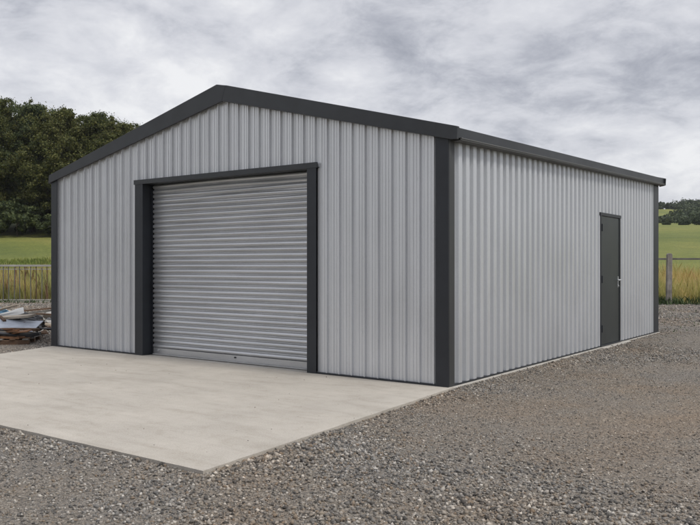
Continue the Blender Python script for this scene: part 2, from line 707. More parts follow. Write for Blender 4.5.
def sheet(segs, prof, pitch, top, bottom, place, fold=None):
    """corrugated sheet; prof = [(t, depth)] over one pitch; place(s, d, z)->xyz"""
    b = MB()
    for (s0, s1, zb, zt) in segs:
        ss = []
        k = math.floor(s0 / pitch) - 1
        while k * pitch < s1 + pitch:
            for t, d in prof:
                ss.append((k * pitch + t * pitch, d))
            k += 1
        pts = []
        for (a, da), (c, dc) in zip(ss, ss[1:]):
            if a < s0 < c:
                pts.append((s0, da + (dc - da) * (s0 - a) / (c - a)))
            if s0 <= a <= s1:
                pts.append((a, da))
            if a < s1 < c:
                pts.append((s1, da + (dc - da) * (s1 - a) / (c - a)))
        for (a, da), (c, dc) in zip(pts, pts[1:]):
            z = [zb(a), zb(c), zt(c), zt(a)]
            b.add([place(a, da, z[0]), place(c, dc, z[1]), place(c, dc, z[2]), place(a, da, z[3])], [(0, 1, 2, 3)])
    return b


# box-profile ribs with two small swages in each pan
PF = [(0, 0), (.05, 0), (.058, .030), (.108, .030), (.116, 0), (.33, 0), (.336, .004), (.350, .004), (.356, 0), (.55, 0), (.560, .007), (.600, .007), (.612, 0), (.80, 0), (.806, .004), (.820, .004), (.826, 0)]
PS = [(0, 0), (.07, .0), (.11, .010), (.19, .048), (.24, .055), (.58, .055), (.63, .048), (.71, .010), (.75, .0)]
JL0, JL1, JR0, JR1, HEADZ, HEADB = -5.343, -5.165, -1.990, -1.845, 2.641, 2.572
one = lambda z: (lambda s: z)

fw = sheet([(-W + .02, JL0 + .01, one(.018), front_top), (JL0 + .01, JR1 - .01, one(HEADZ - .01), front_top), (JR1 - .01, -.03, one(.018), front_top)],
           PF, .190, None, None, lambda s, d, z: (s, -d, z))
# screws with washers along three rails
for zr in (.55, 1.45, 2.35):
    x = -W + .26
    i = 0
    while x < -.15:
        i += 1
        if not (JL0 < x < JR1):
            fw.tube((x, 0, zr), (x, -.006, zr), .007, n=6)
        x += .19 * 2
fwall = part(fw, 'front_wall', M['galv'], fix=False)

side_top = lambda s: 2.79 + KZ * s
DS0, DS1, DZ0, DZ1 = 5.152, 6.232, .016, 2.229
sw = sheet([(.03, DS0, one(.018), side_top), (DS0, DS1, one(DZ1), side_top), (DS1, D - .03, one(.018), side_top)],
           PS, .182, None, None, lambda s, d, z: (-.038 + d, s, z))
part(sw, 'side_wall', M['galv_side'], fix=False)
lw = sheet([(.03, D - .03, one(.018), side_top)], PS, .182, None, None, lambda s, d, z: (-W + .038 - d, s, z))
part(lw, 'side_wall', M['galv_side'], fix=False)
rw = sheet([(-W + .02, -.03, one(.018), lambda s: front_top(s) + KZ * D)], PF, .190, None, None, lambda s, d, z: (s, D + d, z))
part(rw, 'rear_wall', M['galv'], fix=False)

# foundation slab, showing as a pale strip beneath the side wall
b = MB()
b.box((-W - .02, .002, -.25), (.055, D + .03, -.002))
part(b, 'foundation', M['foundation'], bevel=.004)
b = MB()
b.box((-.3, DS0 - .12, -.2), (.12, DS1 + .3, .001))
part(b, 'door_step', M['foundation'], bevel=.006)
# dark drip flashing under the sheets
b = MB()
b.box((-W + .1, -.040, .0015), (JL0, .01, .020))
part(b, 'base_flashing', M['dark2'])
b = MB()
b.box((JR1 + .001, -.040, .0015), (-.13, .01, .020))
part(b, 'base_flashing', M['dark2'])
b = MB()
b.box((-.01, .10, .0015), (.019, DS0 - .003, .020))
part(b, 'base_flashing', M['dark2'])
b = MB()
b.box((-.01, DS1 + .003, .0015), (.019, D - .2, .020))
part(b, 'base_flashing', M['dark2'])

# corner trims (angles)
for (x0, x1, xr0, xr1, y0, y1, yr) in (
        (-.141, .020, .0, .020, -.044, -.0, .103),
        (-W - .012, -7.354, -W - .012, -W + .01, -.044, 0, .103)):
    b = MB()
    b.box((x0, y0, 0.0012), (x1, y0 + .012, 2.80))
    part(b, 'corner_trim', M['dark2'])
b = MB()
b.box((.003, -.0235, 0.0012), (.0205, .103, 2.79))
part(b, 'corner_trim', M['dark3'], bevel=.002)
b = MB()
b.box((-W - .014, -.0235, 0.0012), (-W + .006, .15, 2.79))
part(b, 'corner_trim', M['dark2'])
b = MB()
b.box((.003, D - .33, -.001), (.022, D + .04, 3.02))
b.box((-.15, D + .028, -.001), (.0025, D + .04, 3.02))
part(b, 'corner_trim', M['dark2'])
b = MB()
b.box((-W - .02, D - .15, -.001), (-W + .004, D + .04, 3.02))
b.box((-W + .0045, D + .028, -.001), (-W + .15, D + .04, 3.02))
part(b, 'corner_trim', M['dark2'])

# barge boards
SEAMT, SEAMB = (-3.392, 3.806), (-3.470, 3.600)
lb = [(-7.56, 2.728), SEAMB, SEAMT, (-3.57, 3.842), (-7.545, 2.862)]
rb = [(SEAMB[0] + .014, SEAMB[1] - .003), (.083, 2.735), (.150, 2.735), (.158, 2.872), (SEAMT[0] + .014, SEAMT[1] - .003)]
b = MB()
b.prism(lb, -.074, -.045)
part(b, 'barge_board', M['dark'], bevel=.002)
b = MB()
b.prism([(p[0], p[1]) for p in rb], -.088, -.045)
part(b, 'barge_board', M['dark'], bevel=.002)
b = MB()          # returns that cap the wall tops
b.add([(-7.55, -.06, 2.86), (-3.57, -.06, 3.84), (-3.57, .10, 3.845), (-7.55, .10, 2.865)], [(0, 1, 2, 3)])
b.add([(.15, -.06, 2.872), (-3.57, -.06, 3.84), (-3.57, .10, 3.845), (.15, .0, 2.875)], [(0, 1, 2, 3)])
part(b, 'roof_flashing', M['dark'], fix=False)
for pol in (lb, rb):
    b = MB()
    b.prism([(p[0], p[1] + KZ * D) for p in pol], D + .06, D + .09)
    part(b, 'barge_board', M['dark'])

# roof sheets
def roof_side(x0, z0, x1, z1):
    pts = []
    y = -.055
    k = 0
    while y < D + .06:
        for t, d in ((0, 0), (.05, .03), (.25, .03), (.30, 0)):
            yy = y + t * .2
            if yy < D + .06:
                pts.append((yy, d))
        y += .2
    b = MB()
    for (a, da), (c, dc) in zip(pts, pts[1:]):
        b.add([(x0, a, z0 + da - .075 + KZ * a), (x0, c, z0 + dc - .075 + KZ * c), (x1, c, z1 + dc - .045 + KZ * c), (x1, a, z1 + da - .045 + KZ * a)], [(0, 1, 2, 3)])
    return b


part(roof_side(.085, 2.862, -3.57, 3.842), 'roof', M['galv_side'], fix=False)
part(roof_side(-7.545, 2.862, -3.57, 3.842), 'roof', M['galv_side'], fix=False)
b = MB()
b.add([(-3.80, -.05, 3.80), (-3.57, -.05, 3.862), (-3.34, -.05, 3.80), (-3.80, D + .05, 3.80 + KZ * D), (-3.57, D + .05, 3.862 + KZ * D), (-3.34, D + .05, 3.80 + KZ * D)],
      [(0, 1, 4, 3), (1, 2, 5, 4)])
b2 = MB()
b2.v = [(p[0], p[1], p[2] - .022) for p in b.v]
b2.f = b.f
part(b2, 'ridge_cap', M['dark'], fix=False)

# eave trims and gutters (both sides)
def skew_box(b, x0, x1, y0, y1, z0, z1):
    b.add([(x0, y0, z0 + KZ * y0), (x1, y0, z0 + KZ * y0), (x1, y1, z0 + KZ * y1), (x0, y1, z0 + KZ * y1),
           (x0, y0, z1 + KZ * y0), (x1, y0, z1 + KZ * y0), (x1, y1, z1 + KZ * y1), (x0, y1, z1 + KZ * y1)],
          [(0, 3, 2, 1), (4, 5, 6, 7), (0, 1, 5, 4), (1, 2, 6, 5), (2, 3, 7, 6), (3, 0, 4, 7)])


b = MB()
skew_box(b, .10, .122, .0, 8.87, 2.762, 2.872)
skew_box(b, -.02, .0995, .0, 8.87, 2.852, 2.870)
part(b, 'eave_trim', M['dark'])
gt = MB()
skew_box(gt, .124, .146, .03, 8.845, 2.752, 2.764)     # rolled front lip
skew_box(gt, .126, .138, .03, 8.845, 2.737, 2.7515)
skew_box(gt, .024, .1255, .03, 8.845, 2.731, 2.740)    # trough floor
skew_box(gt, .024, .030, .03, 8.845, 2.7405, 2.80)
part(gt, 'gutter', M['gutter'])
b = MB()
b.prism([(.02, 2.715 + KZ * D), (.122, 2.73 + KZ * D), (.140, 2.79 + KZ * D), (.140, 2.868 + KZ * D), (.02, 2.868 + KZ * D)], 8.872, 8.882)
part(b, 'gutter_end', M['dark'])
b = MB()
b.box((.022, .10, 2.70), (.030, .101, 2.701))
b = MB()
skew_box(b, -W - .09, -W - .07, .0, 8.87, 2.745, 2.862)
skew_box(b, -W - .13, -W - .0905, .0, 8.87, 2.735, 2.747)
part(b, 'eave_trim', M['dark'])

# roller shutter opening
b = MB()
b.box((JL0, -.047, .0012), (JL1 - .012, -.036, HEADB))     # front leg of the left jamb
b.box((JL1 - .012, -.047, .0012), (JL1, .21, HEADB))       # reveal
part(b, 'door_jamb', M['dark2'])
b = MB()
b.box((JR0 + .012, -.047, .0012), (JR1, -.036, HEADB))
b.box((JR0, -.047, .0012), (JR0 + .012, .21, HEADB))
part(b, 'door_jamb', M['dark2'])
b = MB()
b.box((JL0 - .022, -.052, HEADB + .001), (JR1 + .018, -.036, HEADZ))
b.box((JL0 - .022, -.0355, HEADB + .001), (JR1 + .018, .21, HEADB + .013))
part(b, 'door_head', M['dark'])

sy = .145
shut = MB()
ZB, PT = .108, .0752
n = int((2.60 - ZB) / PT)
x0, x1 = JL1 + .03, JR0 - .03
prof = [(0.0, .004), (.05, -.006), (.13, -.014), (.25, -.0195), (.4, -.021), (.55, -.018), (.68, -.011), (.78, -.002), (.86, .006), (.95, .008), (1.0, .004)]
NX = 40
wob = [random.uniform(-1, 1) for _ in range(n + 2)]
rows = []
for k in range(n + 1):
    for t, d in prof[:-1]:
        rows.append((ZB + (k + t) * PT, d, k))
for (za, da, ka), (zc, dc, kc) in zip(rows, rows[1:]):
    for i in range(NX):
        xa, xc = x0 + (x1 - x0) * i / NX, x0 + (x1 - x0) * (i + 1) / NX

        def dz(x, k, z):     # slats sag and dent slightly, more towards the top
            s = (x - x0) / (x1 - x0)
            amp = .0016 + .006 * max(0, (z - 2.15) / .4)
            return amp * math.sin(s * 6.3 + wob[k] * 3) * (1 if k % 2 else -.6) + .003 * wob[k] * (s - .5) * (1 if z > 1.6 else .4)
        shut.add([(xa, sy + da, za + dz(xa, ka, za)), (xc, sy + da, za + dz(xc, ka, za)), (xc, sy + dc, zc + dz(xc, kc, zc)), (xa, sy + dc, zc + dz(xa, kc, zc))], [(0, 1, 2, 3)])
shutter = part(shut, 'roller_shutter', M['slat'], fix=False, smooth=True)
b = MB()
b.box((x0, sy - .012, .022), (x1, sy + .004, ZB - .002))
part(b, 'bottom_bar', M['slat'], parent=shutter, bevel=.002)
b = MB()
b.box((x0, sy - .030, .006), (x1, sy + .004, .021))
part(b, 'bottom_rail', M['white'], parent=shutter, bevel=.002)
for gx0, gx1 in ((JL1 + .001, JL1 + .034), (JR0 - .034, JR0 - .001)):
    b = MB()
    b.box((gx0, sy - .026, .002), (gx1 if gx0 < -3 else gx1, sy - .0205, 2.5))
    part(b, 'guide_rail', M['dark2'], parent=shutter)
b = MB()          # coiled curtain just visible beneath the head
for k in range(9):
    a0, a1 = k / 9 * math.pi, (k + 1) / 9 * math.pi
b.tube((x0, sy + .115, 2.63), (x1, sy + .115, 2.63), .125, n=28)
part(b, 'shutter_roll', M['slat'], parent=shutter, smooth=True)
for lx, lz, rr in ((x0 + .12, .075, .017), (x0 + 1.72, .075, .012)):
    b = MB()
    b.tube((lx, sy - .013, lz), (lx, sy - .024, lz), rr, n=14)
    if rr < .015:
        b.box((lx - .02, sy - .018, lz - .005), (lx + .02, sy - .013, lz + .008))
    part(b, 'lock', M['steel'] if rr > .015 else M['dark'], parent=shutter)

# side door
b = MB()
b.box((.0, DS0, DZ0), (.030, DS0 + .055, DZ1))
b.box((.0, DS1 - .055, DZ0), (.030, DS1, DZ1))
b.box((.0, DS0 - .02, DZ1 - .05), (.033, DS1 + .02, DZ1 + .002))
b.box((-.04, DS0, DZ0 - .012), (.036, DS1, DZ0 + .012))
dframe = part(b, 'door_frame', M['dark2'], bevel=.002)
b = MB()
b.box((-.03, DS0 + .058, DZ0 + .016), (.018, DS1 - .058, DZ1 - .053))
door = part(b, 'door', M['door'], bevel=.003)
hy = DS1 - .125
hz = 1.10
b = MB()
b.box((.018, hy - .016, hz - .13), (.024, hy + .016, hz + .06))
b.tube((.02, hy, hz), (.075, hy, hz), .011, n=10)
b.tube((.070, hy + .012, hz), (.070, hy - .135, hz - .004), .0105, n=10)
b.tube((.018, hy, hz - .105), (.034, hy, hz - .105), .014, n=12)
part(b, 'handle', M['steel'], parent=door, smooth=False)
for z in (.30, 1.12, 1.98):
    b = MB()
    b.tube((.034, DS0 + .056, z - .06), (.034, DS0 + .056, z + .06), .010, n=8)
    b.box((.018, DS0 + .058, z - .05), (.021, DS0 + .095, z + .05))
    part(b, 'hinge', M['dark2'], parent=door)

# ------------------------------------------------------------------ trees
def leaf_cloud(centres, radii, per, size, squash=.8, seed=0, soft=False):
    r = np.random.default_rng(seed)
    P, N = [], []
    for c, rad, n in zip(centres, radii, per):
        d = r.normal(size=(n, 3))
        d /= np.linalg.norm(d, axis=1)[:, None]
        rr = rad * (np.abs(r.normal(.55, .48, n)) if soft else r.uniform(.35, 1.08, n) ** .7)
        p = np.array(c) + d * rr[:, None] * np.array([1, 1, squash])
        P.append(p)
        N.append(d)
    P, N = np.concatenate(P), np.concatenate(N)
    n = len(P)
    N = N + r.normal(0, .7, (n, 3))
    N /= np.linalg.norm(N, axis=1)[:, None]
    a = np.cross(N, r.normal(size=(n, 3)))
    a /= np.linalg.norm(a, axis=1)[:, None]
    b = np.cross(N, a)
    s = size * r.uniform(.55, 1.45, n)
    L, Wd = a * s[:, None], b * (s * .62)[:, None]
    v = np.stack([P - L, P - L * .1 + Wd, P + L, P - L * .1 - Wd], 1)
    v[:, 0] += N * (s * .15)[:, None]
    f = np.arange(n * 4).reshape(-1, 4)
    return v.reshape(-1, 3), f


def make_tree(seed, H, Rr, low, nclump, per, size, mat, name='broadleaf_tree', trunk=True):
    r = random.Random(seed)
    root = empty(name)
    cs, rs, ns = [], [], []
    hz, mid = (H - low) / 2, (H + low) / 2
    while len(cs) < nclump:
        x, y, z = r.uniform(-1, 1), r.uniform(-1, 1), r.uniform(-1, 1)
        q = math.sqrt(x * x + y * y + z * z)
        if q > 1 or q < .35:
            continue
        wz = 1.0 if z < .1 else max(.25, 1 - .55 * (z - .1))
        cr = (r.uniform(.10, .20) if nclump < 150 else r.uniform(.06, .15)) * Rr * (1.25 - .45 * q)
        cs.append((x * (Rr - cr) * wz, y * (Rr - cr) * wz, mid + z * (hz - cr)))
        rs.append(cr * r.uniform(.9, 1.5))
        ns.append(int(per * r.uniform(.6, 1.3)))
    # leading shoots that break the outline
    for k in range(12):
        a = r.uniform(0, 6.28)
        q = r.uniform(.1, .7)
        cs.append((math.cos(a) * Rr * q, math.sin(a) * Rr * q, H - (H - low) * .18 * q + r.uniform(-.5, .12)))
        rs.append(r.uniform(.22, .5))
        ns.append(int(per * .3))
    v, f = leaf_cloud(cs, rs, ns, size, .8, seed, nclump > 150)
    link('crown', np_mesh('crown', v, f), mat, root)
    t = MB()
    pts = [(0, 0, -.3), (r.uniform(-.1, .1), r.uniform(-.1, .1), low + (H - low) * .3), (r.uniform(-.3, .3), r.uniform(-.3, .3), H * .85)]
    t.tube(pts[0], pts[1], H * .022, H * .015)
    t.tube(pts[1], pts[2], H * .015, H * .004)
    for k in range(9):
        c = cs[r.randrange(nclump)]
        s = r.uniform(.15, .6)
        base = (pts[1][0] * s * 2 if s < .5 else pts[1][0], pts[1][1] * s, low + (c[2] - low) * .45)
        t.tube(base, c, H * .007, H * .002, n=5)
    t.build('trunk', M['bark'], root)
    return root


def place(o, x, y, rz, s, sz=None, sink=.0):
    o.location = (x, y, float(terrain_z(x, y)) - sink)
    o.rotation_euler = (0, 0, rz)
    o.scale = (s, s, sz or s)


protos = [make_tree(1, 11.0, 3.7, .3, 340, 330, .072, M['leaf']), make_tree(2, 10.2, 3.4, .3, 340, 330, .072, M['leaf2']),
          make_tree(3, 10.6, 3.9, .3, 340, 330, .072, M['leaf3']), make_tree(4, 11.6, 3.4, .3, 340, 330, .072, M['leaf'])]
kinds = ['olive leaved', 'deep green', 'yellowish green', 'slender olive']
wood_spots = [  # u, v, kind, height scale  - left to right along the front row, then the rows behind
    (-31.2, 61.5, 1, 1.06), (-28.2, 60.6, 0, .96), (-25.4, 61.6, 1, .98), (-22.9, 60.8, 2, .90), (-20.3, 61.5, 0, .84), (-18.3, 60.9, 2, .82),
    (-15.8, 61.6, 1, .76), (-12.8, 61.2, 3, .66), (-9.6, 61.8, 0, .62), (-6.4, 62, 1, .6),
    (-32.8, 66.6, 2, 1.02), (-30.0, 66.0, 3, .93), (-27.4, 66.8, 2, .97), (-24.6, 66.2, 3, .86), (-22.0, 67, 1, .93), (-19.2, 66.2, 3, .76), (-15.8, 67, 2, .72), (-11.8, 67, 1, .66),
    (-34.6, 62.2, 0, 1.05), (-36.2, 68, 3, 1.0)]
GRP = 'trees of the wood behind the field'
NR = ['first', 'second', 'third', 'fourth', 'fifth', 'sixth', 'seventh', 'eighth', 'ninth', 'tenth']
used = [False] * 4
for i, (u, v, k, s) in enumerate(wood_spots):
    o = protos[k] if not used[k] else copy_tree(protos[k])
    used[k] = True
    x, y = uv2w(u, v)
    place(o, x, y, random.uniform(0, 6.28), random.uniform(.93, 1.04), s * 1.055)
    if i < 10:
        lab = '%s tree, %s from the left in the front row of the wood' % (kinds[k], NR[i])
    elif i < 18:
        lab = '%s tree, %s from the left in the wood behind the front row' % (kinds[k], NR[i - 10])
    else:
        lab = ['olive leaved tree far out at the left end of the wood front', 'slender olive tree at the back left end of the wood'][i - 18]
    tag(o, lab, 'tree', GRP)

# undergrowth along the wood edge
bp = make_tree(21, 2.2, 1.7, .0, 34, 130, .11, M['leaf2'], 'bush')
for i in range(11):
    o = bp if i == 0 else copy_tree(bp)
    u = -32 + i * 2.35 + random.uniform(-.4, .4)
    x, y = uv2w(u, 57.9 + random.uniform(-.4, .4))
    s = random.uniform(.85, 1.3)
    place(o, x, y, random.uniform(0, 6.28), s, s * random.uniform(.8, 1.1))
    tag(o, 'dark bush at the foot of the wood, %s from the left' % (NR + ['eleventh'])[i], 'bush', 'bushes along the foot of the wood')

# right: hedgerow trees across the far field and the wooded hill
hp = [make_tree(31, 7.0, 4.2, .0, 80, 170, .17, M['leaf_far'], 'hedgerow_tree'), make_tree(32, 5.2, 4.6, .0, 80, 170, .17, M['leaf_far'], 'hedgerow_tree')]
hs = [(57.5, 152, 1, .24), (61.6, 150, 1, .22), (64.6, 149, 1, .30), (67.3, 147, 1, .55), (70.5, 146, 0, .50), (75, 147, 1, .85), (81, 150, 0, .8), (52, 156, 1, .45), (88, 150, 0, .8)]
uh = [False, False]
for i, (u, v, k, s) in enumerate(sorted(hs)):
    o = hp[k] if not uh[k] else copy_tree(hp[k])
    uh[k] = True
    x, y = uv2w(u, v)
    place(o, x, y, random.uniform(0, 6.28), s, sink=.3)
    tag(o, '%s tree in the right far hedgerow, %s from the shed' % (['tall round', 'low broad'][k], NR[i]), 'tree', 'trees of the hedgerow beyond the field')


def far_wood():
    r = np.random.default_rng(5)
    cs, rs, ns = [], [], []
    for k in range(1500):
        v = r.uniform(190, 312)
        q = r.uniform(.28, .66)
        u = q * v
        tall = q > .441 + .014 * math.sin(v * .33) + .008 * math.sin(v * 1.7)
        if 240 < v < 298 and (not tall or fbm(np.array(u), np.array(v), .03, 13, 2) < .42):
            continue
        if (v < 205 or 222 < v < 240) and not tall:
            continue
        if 206 < v < 216 and q > .46:
            continue
        x, y = uv2w(u, v)
        z = float(terrain_z(x, y))
        h = r.uniform(3, 6.0) * (.6 if tall else (.5 if v > 290 else .3))
        w_ = r.uniform(2.2, 4.2) * (.9 if tall else .5)
        for j in range(5):
            cs.append((x + r.normal(0, w_ * .45), y + r.normal(0, w_ * .45), z + h * r.uniform(.25, .8)))
            rs.append(w_ * r.uniform(.35, .7))
            ns.append(60)
    v_, f = leaf_cloud(cs, rs, ns, .36, .9, 77)
    tag(link('far_wood', np_mesh('far_wood', v_, f), M['leaf_far']), 'distant dark woods covering the hill on the right', 'woods', kind='stuff')


far_wood()


# ------------------------------------------------------------------ grass
def blades(n, u0, u1, v0, v1, h0, h1, w, dens=None, lean=.25, seed=1):
    r = np.random.default_rng(seed)
    u = r.uniform(u0, u1, n)
    v = r.uniform(v0, v1, n)
    if dens is not None:
        k = r.random(n) < dens(u, v)
        u, v = u[k], v[k]
    n = len(u)
    x, y = CX + u * CO + v * SI, CY - u * SI + v * CO
    z = terrain_z(x, y)
    z = np.where(v < 29.6, np.maximum(z, gravel_z(x, y)), z)
    h = r.uniform(h0, h1, n) * (.65 + .7 * fbm(u, v, .5, 31, 3))
    a = r.uniform(0, 2 * np.pi, n)
    ww = w * r.uniform(.6, 1.5, n)
    dx, dy = np.cos(a) * ww, np.sin(a) * ww
    lx, ly = r.normal(0, lean, n) * h, r.normal(0, lean, n) * h
    p = np.stack([x, y, z], -1)
    v0_ = p + np.stack([dx, dy, -.03 + 0 * h], -1)
    v1_ = p - np.stack([dx, dy, .03 + 0 * h], -1)
    m1 = p + np.stack([lx * .4 - dx * .8, ly * .4 - dy * .8, h * .6], -1)
    m2 = p + np.stack([lx * .4 + dx * .8, ly * .4 + dy * .8, h * .6], -1)
    t = p + np.stack([lx, ly, h], -1)
    vert = np.stack([v0_, v1_, m1, t, m2], 1).reshape(-1, 3)
    return vert, np.arange(n * 5).reshape(-1, 5)


def grass(name, mat, label, parts_):
    V_, F_, off = [], [], 0
    for a in parts_:
        v, f = blades(**a)
        V_.append(v)
        F_.append(f + off)
        off += len(v)
    tag(link(name, np_mesh(name, np.concatenate(V_), np.concatenate(F_)), mat), label, 'grass', kind='stuff')


grass('tall_grass', M['tall_grass'], 'tall yellow green seeding grass growing behind the yard fences',
      [dict(n=60000, u0=-22, u1=-4, v0=28.9, v1=35.5, h0=.35, h1=1.1, w=.007, seed=1),
       dict(n=60000, u0=4, u1=24, v0=28.0, v1=34.5, h0=.35, h1=1.15, w=.007, seed=2)])
grass('seed_stalks', M['dock'], 'dry reddish brown weed stalks standing in the tall grass',
      [dict(n=420, u0=-22, u1=-6, v0=28.9, v1=33, h0=.7, h1=1.3, w=.03, seed=3, lean=.08),
       dict(n=260, u0=8, u1=22, v0=28.2, v1=33, h0=.6, h1=1.1, w=.02, seed=4, lean=.08)])
grass('pasture_grass', M['short_grass'], 'short green pasture grass on the sloping field',
      [dict(n=12000, u0=-22, u1=-6, v0=35.5, v1=42, h0=.12, h1=.35, w=.022, seed=55),
       dict(n=9000, u0=6, u1=24, v0=34.5, v1=40, h0=.08, h1=.3, w=.022, seed=56)])
grass('weeds', M['weed'], 'dark green weeds along the edge of the gravel yard',
      [dict(n=26000, u0=6, u1=24, v0=26.6, v1=29.4, h0=.08, h1=.42, w=.014, seed=7, lean=.6, dens=lambda u, v: np.clip((v - 26.6) / 1.6, 0, 1) * (fbm(u, v, .7, 8, 3) > .44)),
       dict(n=2500, u0=-22, u1=-4, v0=28.2, v1=29.2, h0=.04, h1=.16, w=.012, seed=8, lean=.5, dens=lambda u, v: (fbm(u, v, .9, 8, 3) > .5) * 1.0),
       dict(n=1500, u0=4, u1=18, v0=12, v1=27.0, h0=.02, h1=.07, w=.012, seed=9, lean=.7, dens=lambda u, v: (fbm(u, v, .7, 44, 3) > .60) * 1.0)])


# ------------------------------------------------------------------ fences
def rot_to_axes():
    return -YAW


def railing():
    u0, u1, v = -20.6, -6.6, 28.75
    x, y = uv2w((u0 + u1) / 2, v)
    root = empty('railing_fence', (x, y, -.05), -YAW)
    tag(root, 'long weathered metal railing fence of thin upright bars in front of the left field', 'fence')
    L = (u1 - u0) / 2
    H = 1.42
    b = MB()
    b.box((-L, -.03, H - .06), (L, .03, H + .01))
    b.build('top_rail', M['rail'], root, bevel=.004)
    b = MB()
    b.box((-L, -.012, H - .17), (L, .012, H - .14))
    b.build('rail', M['rail'], root)
    b = MB()
    b.box((-L, -.02, .10), (L, .02, .14))
    b.build('bottom_rail', M['rail'], root)
    k = 0
    s = -L + .08
    while s < L:
        if k % 12 == 0:
            b = MB()
            b.box((s - .035, -.03, -.3), (s + .035, .03, H + .03))
            b.build('post', M['rail'], root, bevel=.005)
        else:
            b = MB()
            b.box((s - .014, -.012, .06), (s + .014, .012, H - .062))
            bb = b.build('bar', M['fence_rust'] if random.random() < .3 else M['fence_metal'], root)
            bb.rotation_euler = (0, random.uniform(-.012, .012), 0)
        k += 1
        s += .205
    b = MB()
    b.box((-L, -.09, -.15), (L, .06, .075))
    b.build('kerb', M['foundation'], root)


railing()


def wooden_fence():
    u0, v = 11.25, 27.2
    x, y = uv2w(u0, v)
    root = empty('post_and_rail_fence', (x, y, -.05), -YAW)
    tag(root, 'weathered grey posts joined by a thin dark top rail in front of the right field', 'fence')
    for k in range(-1, 4):
        s = k * 3.1
        m = MB()
        m.box((s - .085, -.07, -.4), (s + .085, .07, 1.78))
        m.prism([(s - .085, 1.78), (s + .085, 1.78), (s + .05, 1.83), (s - .05, 1.83)], -.07, .07, 1)
        o = m.build('post', M['post'], root, bevel=.008)
        o.rotation_euler = (0, random.uniform(-.015, .015), 0)
    for k in range(-1, 3):
        m = MB()
        m.box((k * 3.1 + .09, -.05, 1.60), ((k + 1) * 3.1 - .09, -.012, 1.665))
        m.build('rail', M['fence_metal'], root, bevel=.004)


wooden_fence()


# ------------------------------------------------------------------ scrap heap on the left
def slab(name, L, w_, t, mat, u, v, z, rz=0, rx=0, ry=0, label='', cat='board', group=None, warp=.01, seed=0, notch=True):
    """one board / sheet with slightly warped faces and broken ends, lying at (u,v)"""
    r = random.Random(seed + int(abs(u * 100)) + int(v * 10))
    if v < 15.5:
        u -= .32
    nx = 8
    b = MB()
    vs = []
    for i in range(nx + 1):
        s = i / nx
        x = (s - .5) * L
        dzz = warp * math.sin(s * 3.0 + seed) * 2
        e0 = r.uniform(-.04, .04) * w_ if notch else 0
        e1 = r.uniform(-.04, .04) * w_ if notch else 0
        ends = r.uniform(-.03, .03) * L * .3 if i in (0, nx) and notch else 0
        vs += [(x + ends, -w_ / 2 + e0, dzz), (x - ends, w_ / 2 + e1, dzz), (x - ends, w_ / 2 + e1, dzz + t), (x + ends, -w_ / 2 + e0, dzz + t)]
    fs = [(0, 1, 2, 3), tuple(nx * 4 + k for k in (3, 2, 1, 0))]
    for i in range(nx):
        a = i * 4
        for k in range(4):
            j = (k + 1) % 4
            fs.append((a + k, a + j, a + 4 + j, a + 4 + k))
    b.add(vs, fs)
    o = b.build(name, mat, None)
    x, y = uv2w(u, v)
    o.location = (x, y, z)
    o.rotation_euler = (R(rx), R(ry), -YAW + R(rz))
    tag(o, label, cat, group)
    return o


G0 = -.05


def pallet(u, v, z, rz, label):
    x, y = uv2w(u, v)
    root = empty('pallet', (x, y, z), -YAW + R(rz))
    tag(root, label, 'pallet', 'pallets under the scrap heap')
    for k in range(3):
        b = MB()
        b.box((-.6, -.4 + k * .36, .0), (.6, -.32 + k * .36, .10))
        b.build('bearer', M['wood_brown'], root, bevel=.003)
    for k in range(6):
        b = MB()
        b.box((-.58 + k * .215, -.42, .101), (-.49 + k * .215 , .42, .122))
        b.build('deck_board', M['wood_grey'] if k % 2 else M['wood_brown'], root, bevel=.002)


pallet(-6.25, 13.75, G0, 8, 'low brown pallet on the gravel under the front of the scrap heap')
pallet(-7.45, 14.1, G0, -14, 'brown pallet under the left end of the scrap heap')
GB = 'boards of the scrap heap'
slab('board', 1.9, .14, .03, M['wood_brown'], -6.25, 13.50, .075, 4, 0, 0, 'dark brown board lying across the front edge of the pallet', 'board', GB, seed=1)
slab('board', 1.7, .16, .035, M['wood_rust'], -6.30, 13.55, .115, -3, 0, 2, 'rusty orange brown board lying on the dark board at the heap front', 'board', GB, seed=2)
slab('board', 1.2, .12, .03, M['wood_pale'], -6.05, 13.58, .155, 7, 0, -3, 'short pale board sloping in the middle of the heap front', 'board', GB, seed=3)
slab('board', 2.0, .18, .03, M['wood_grey'], -6.35, 13.90, .10, 2, 0, 0, 'wide grey board lying flat in the middle of the scrap heap', 'board', GB, seed=4)
slab('board', 1.5, .13, .04, M['wood_brown'], -5.95, 13.72, .19, -6, 0, 1, 'dark brown board jutting towards the shed under the pale sheet', 'board', GB, seed=5)
slab('board', 1.8, .15, .03, M['wood_pale'], -6.6, 13.95, .165, 12, 0, -2, 'long pale board running back beneath the pale sheet', 'board', GB, seed=6)
slab('board', .9, .10, .05, M['wood_grey'], -5.75, 13.62, .125, 10, 0, 0, 'short thick grey board at the shed end of the heap', 'board', GB, seed=7)
slab('board', 1.4, .13, .03, M['wood_rust'], -6.6, 13.62, .205, -8, 0, -4, 'reddish board at the left of the heap front, tilted down', 'board', GB, seed=8)
slab('metal_sheet', 1.25, .62, .012, M['sheet_pale'], -5.98, 13.95, .31, 6, 14, 5, 'pale bluish grey sheet lying on top of the scrap heap', 'sheet', None, .02, 9)
slab('metal_sheet', 1.0, .6, .012, M['white'], -6.75, 14.35, .34, -20, 5, 8, 'white sheet lying behind the bluish one on the scrap heap', 'sheet', None, .02, 10)
slab('board', 1.6, .16, .04, M['wood_pale'], -6.3, 14.35, .36, -10, 8, -5, 'long pale board lying behind the bluish sheet on the heap', 'board', GB, seed=21)
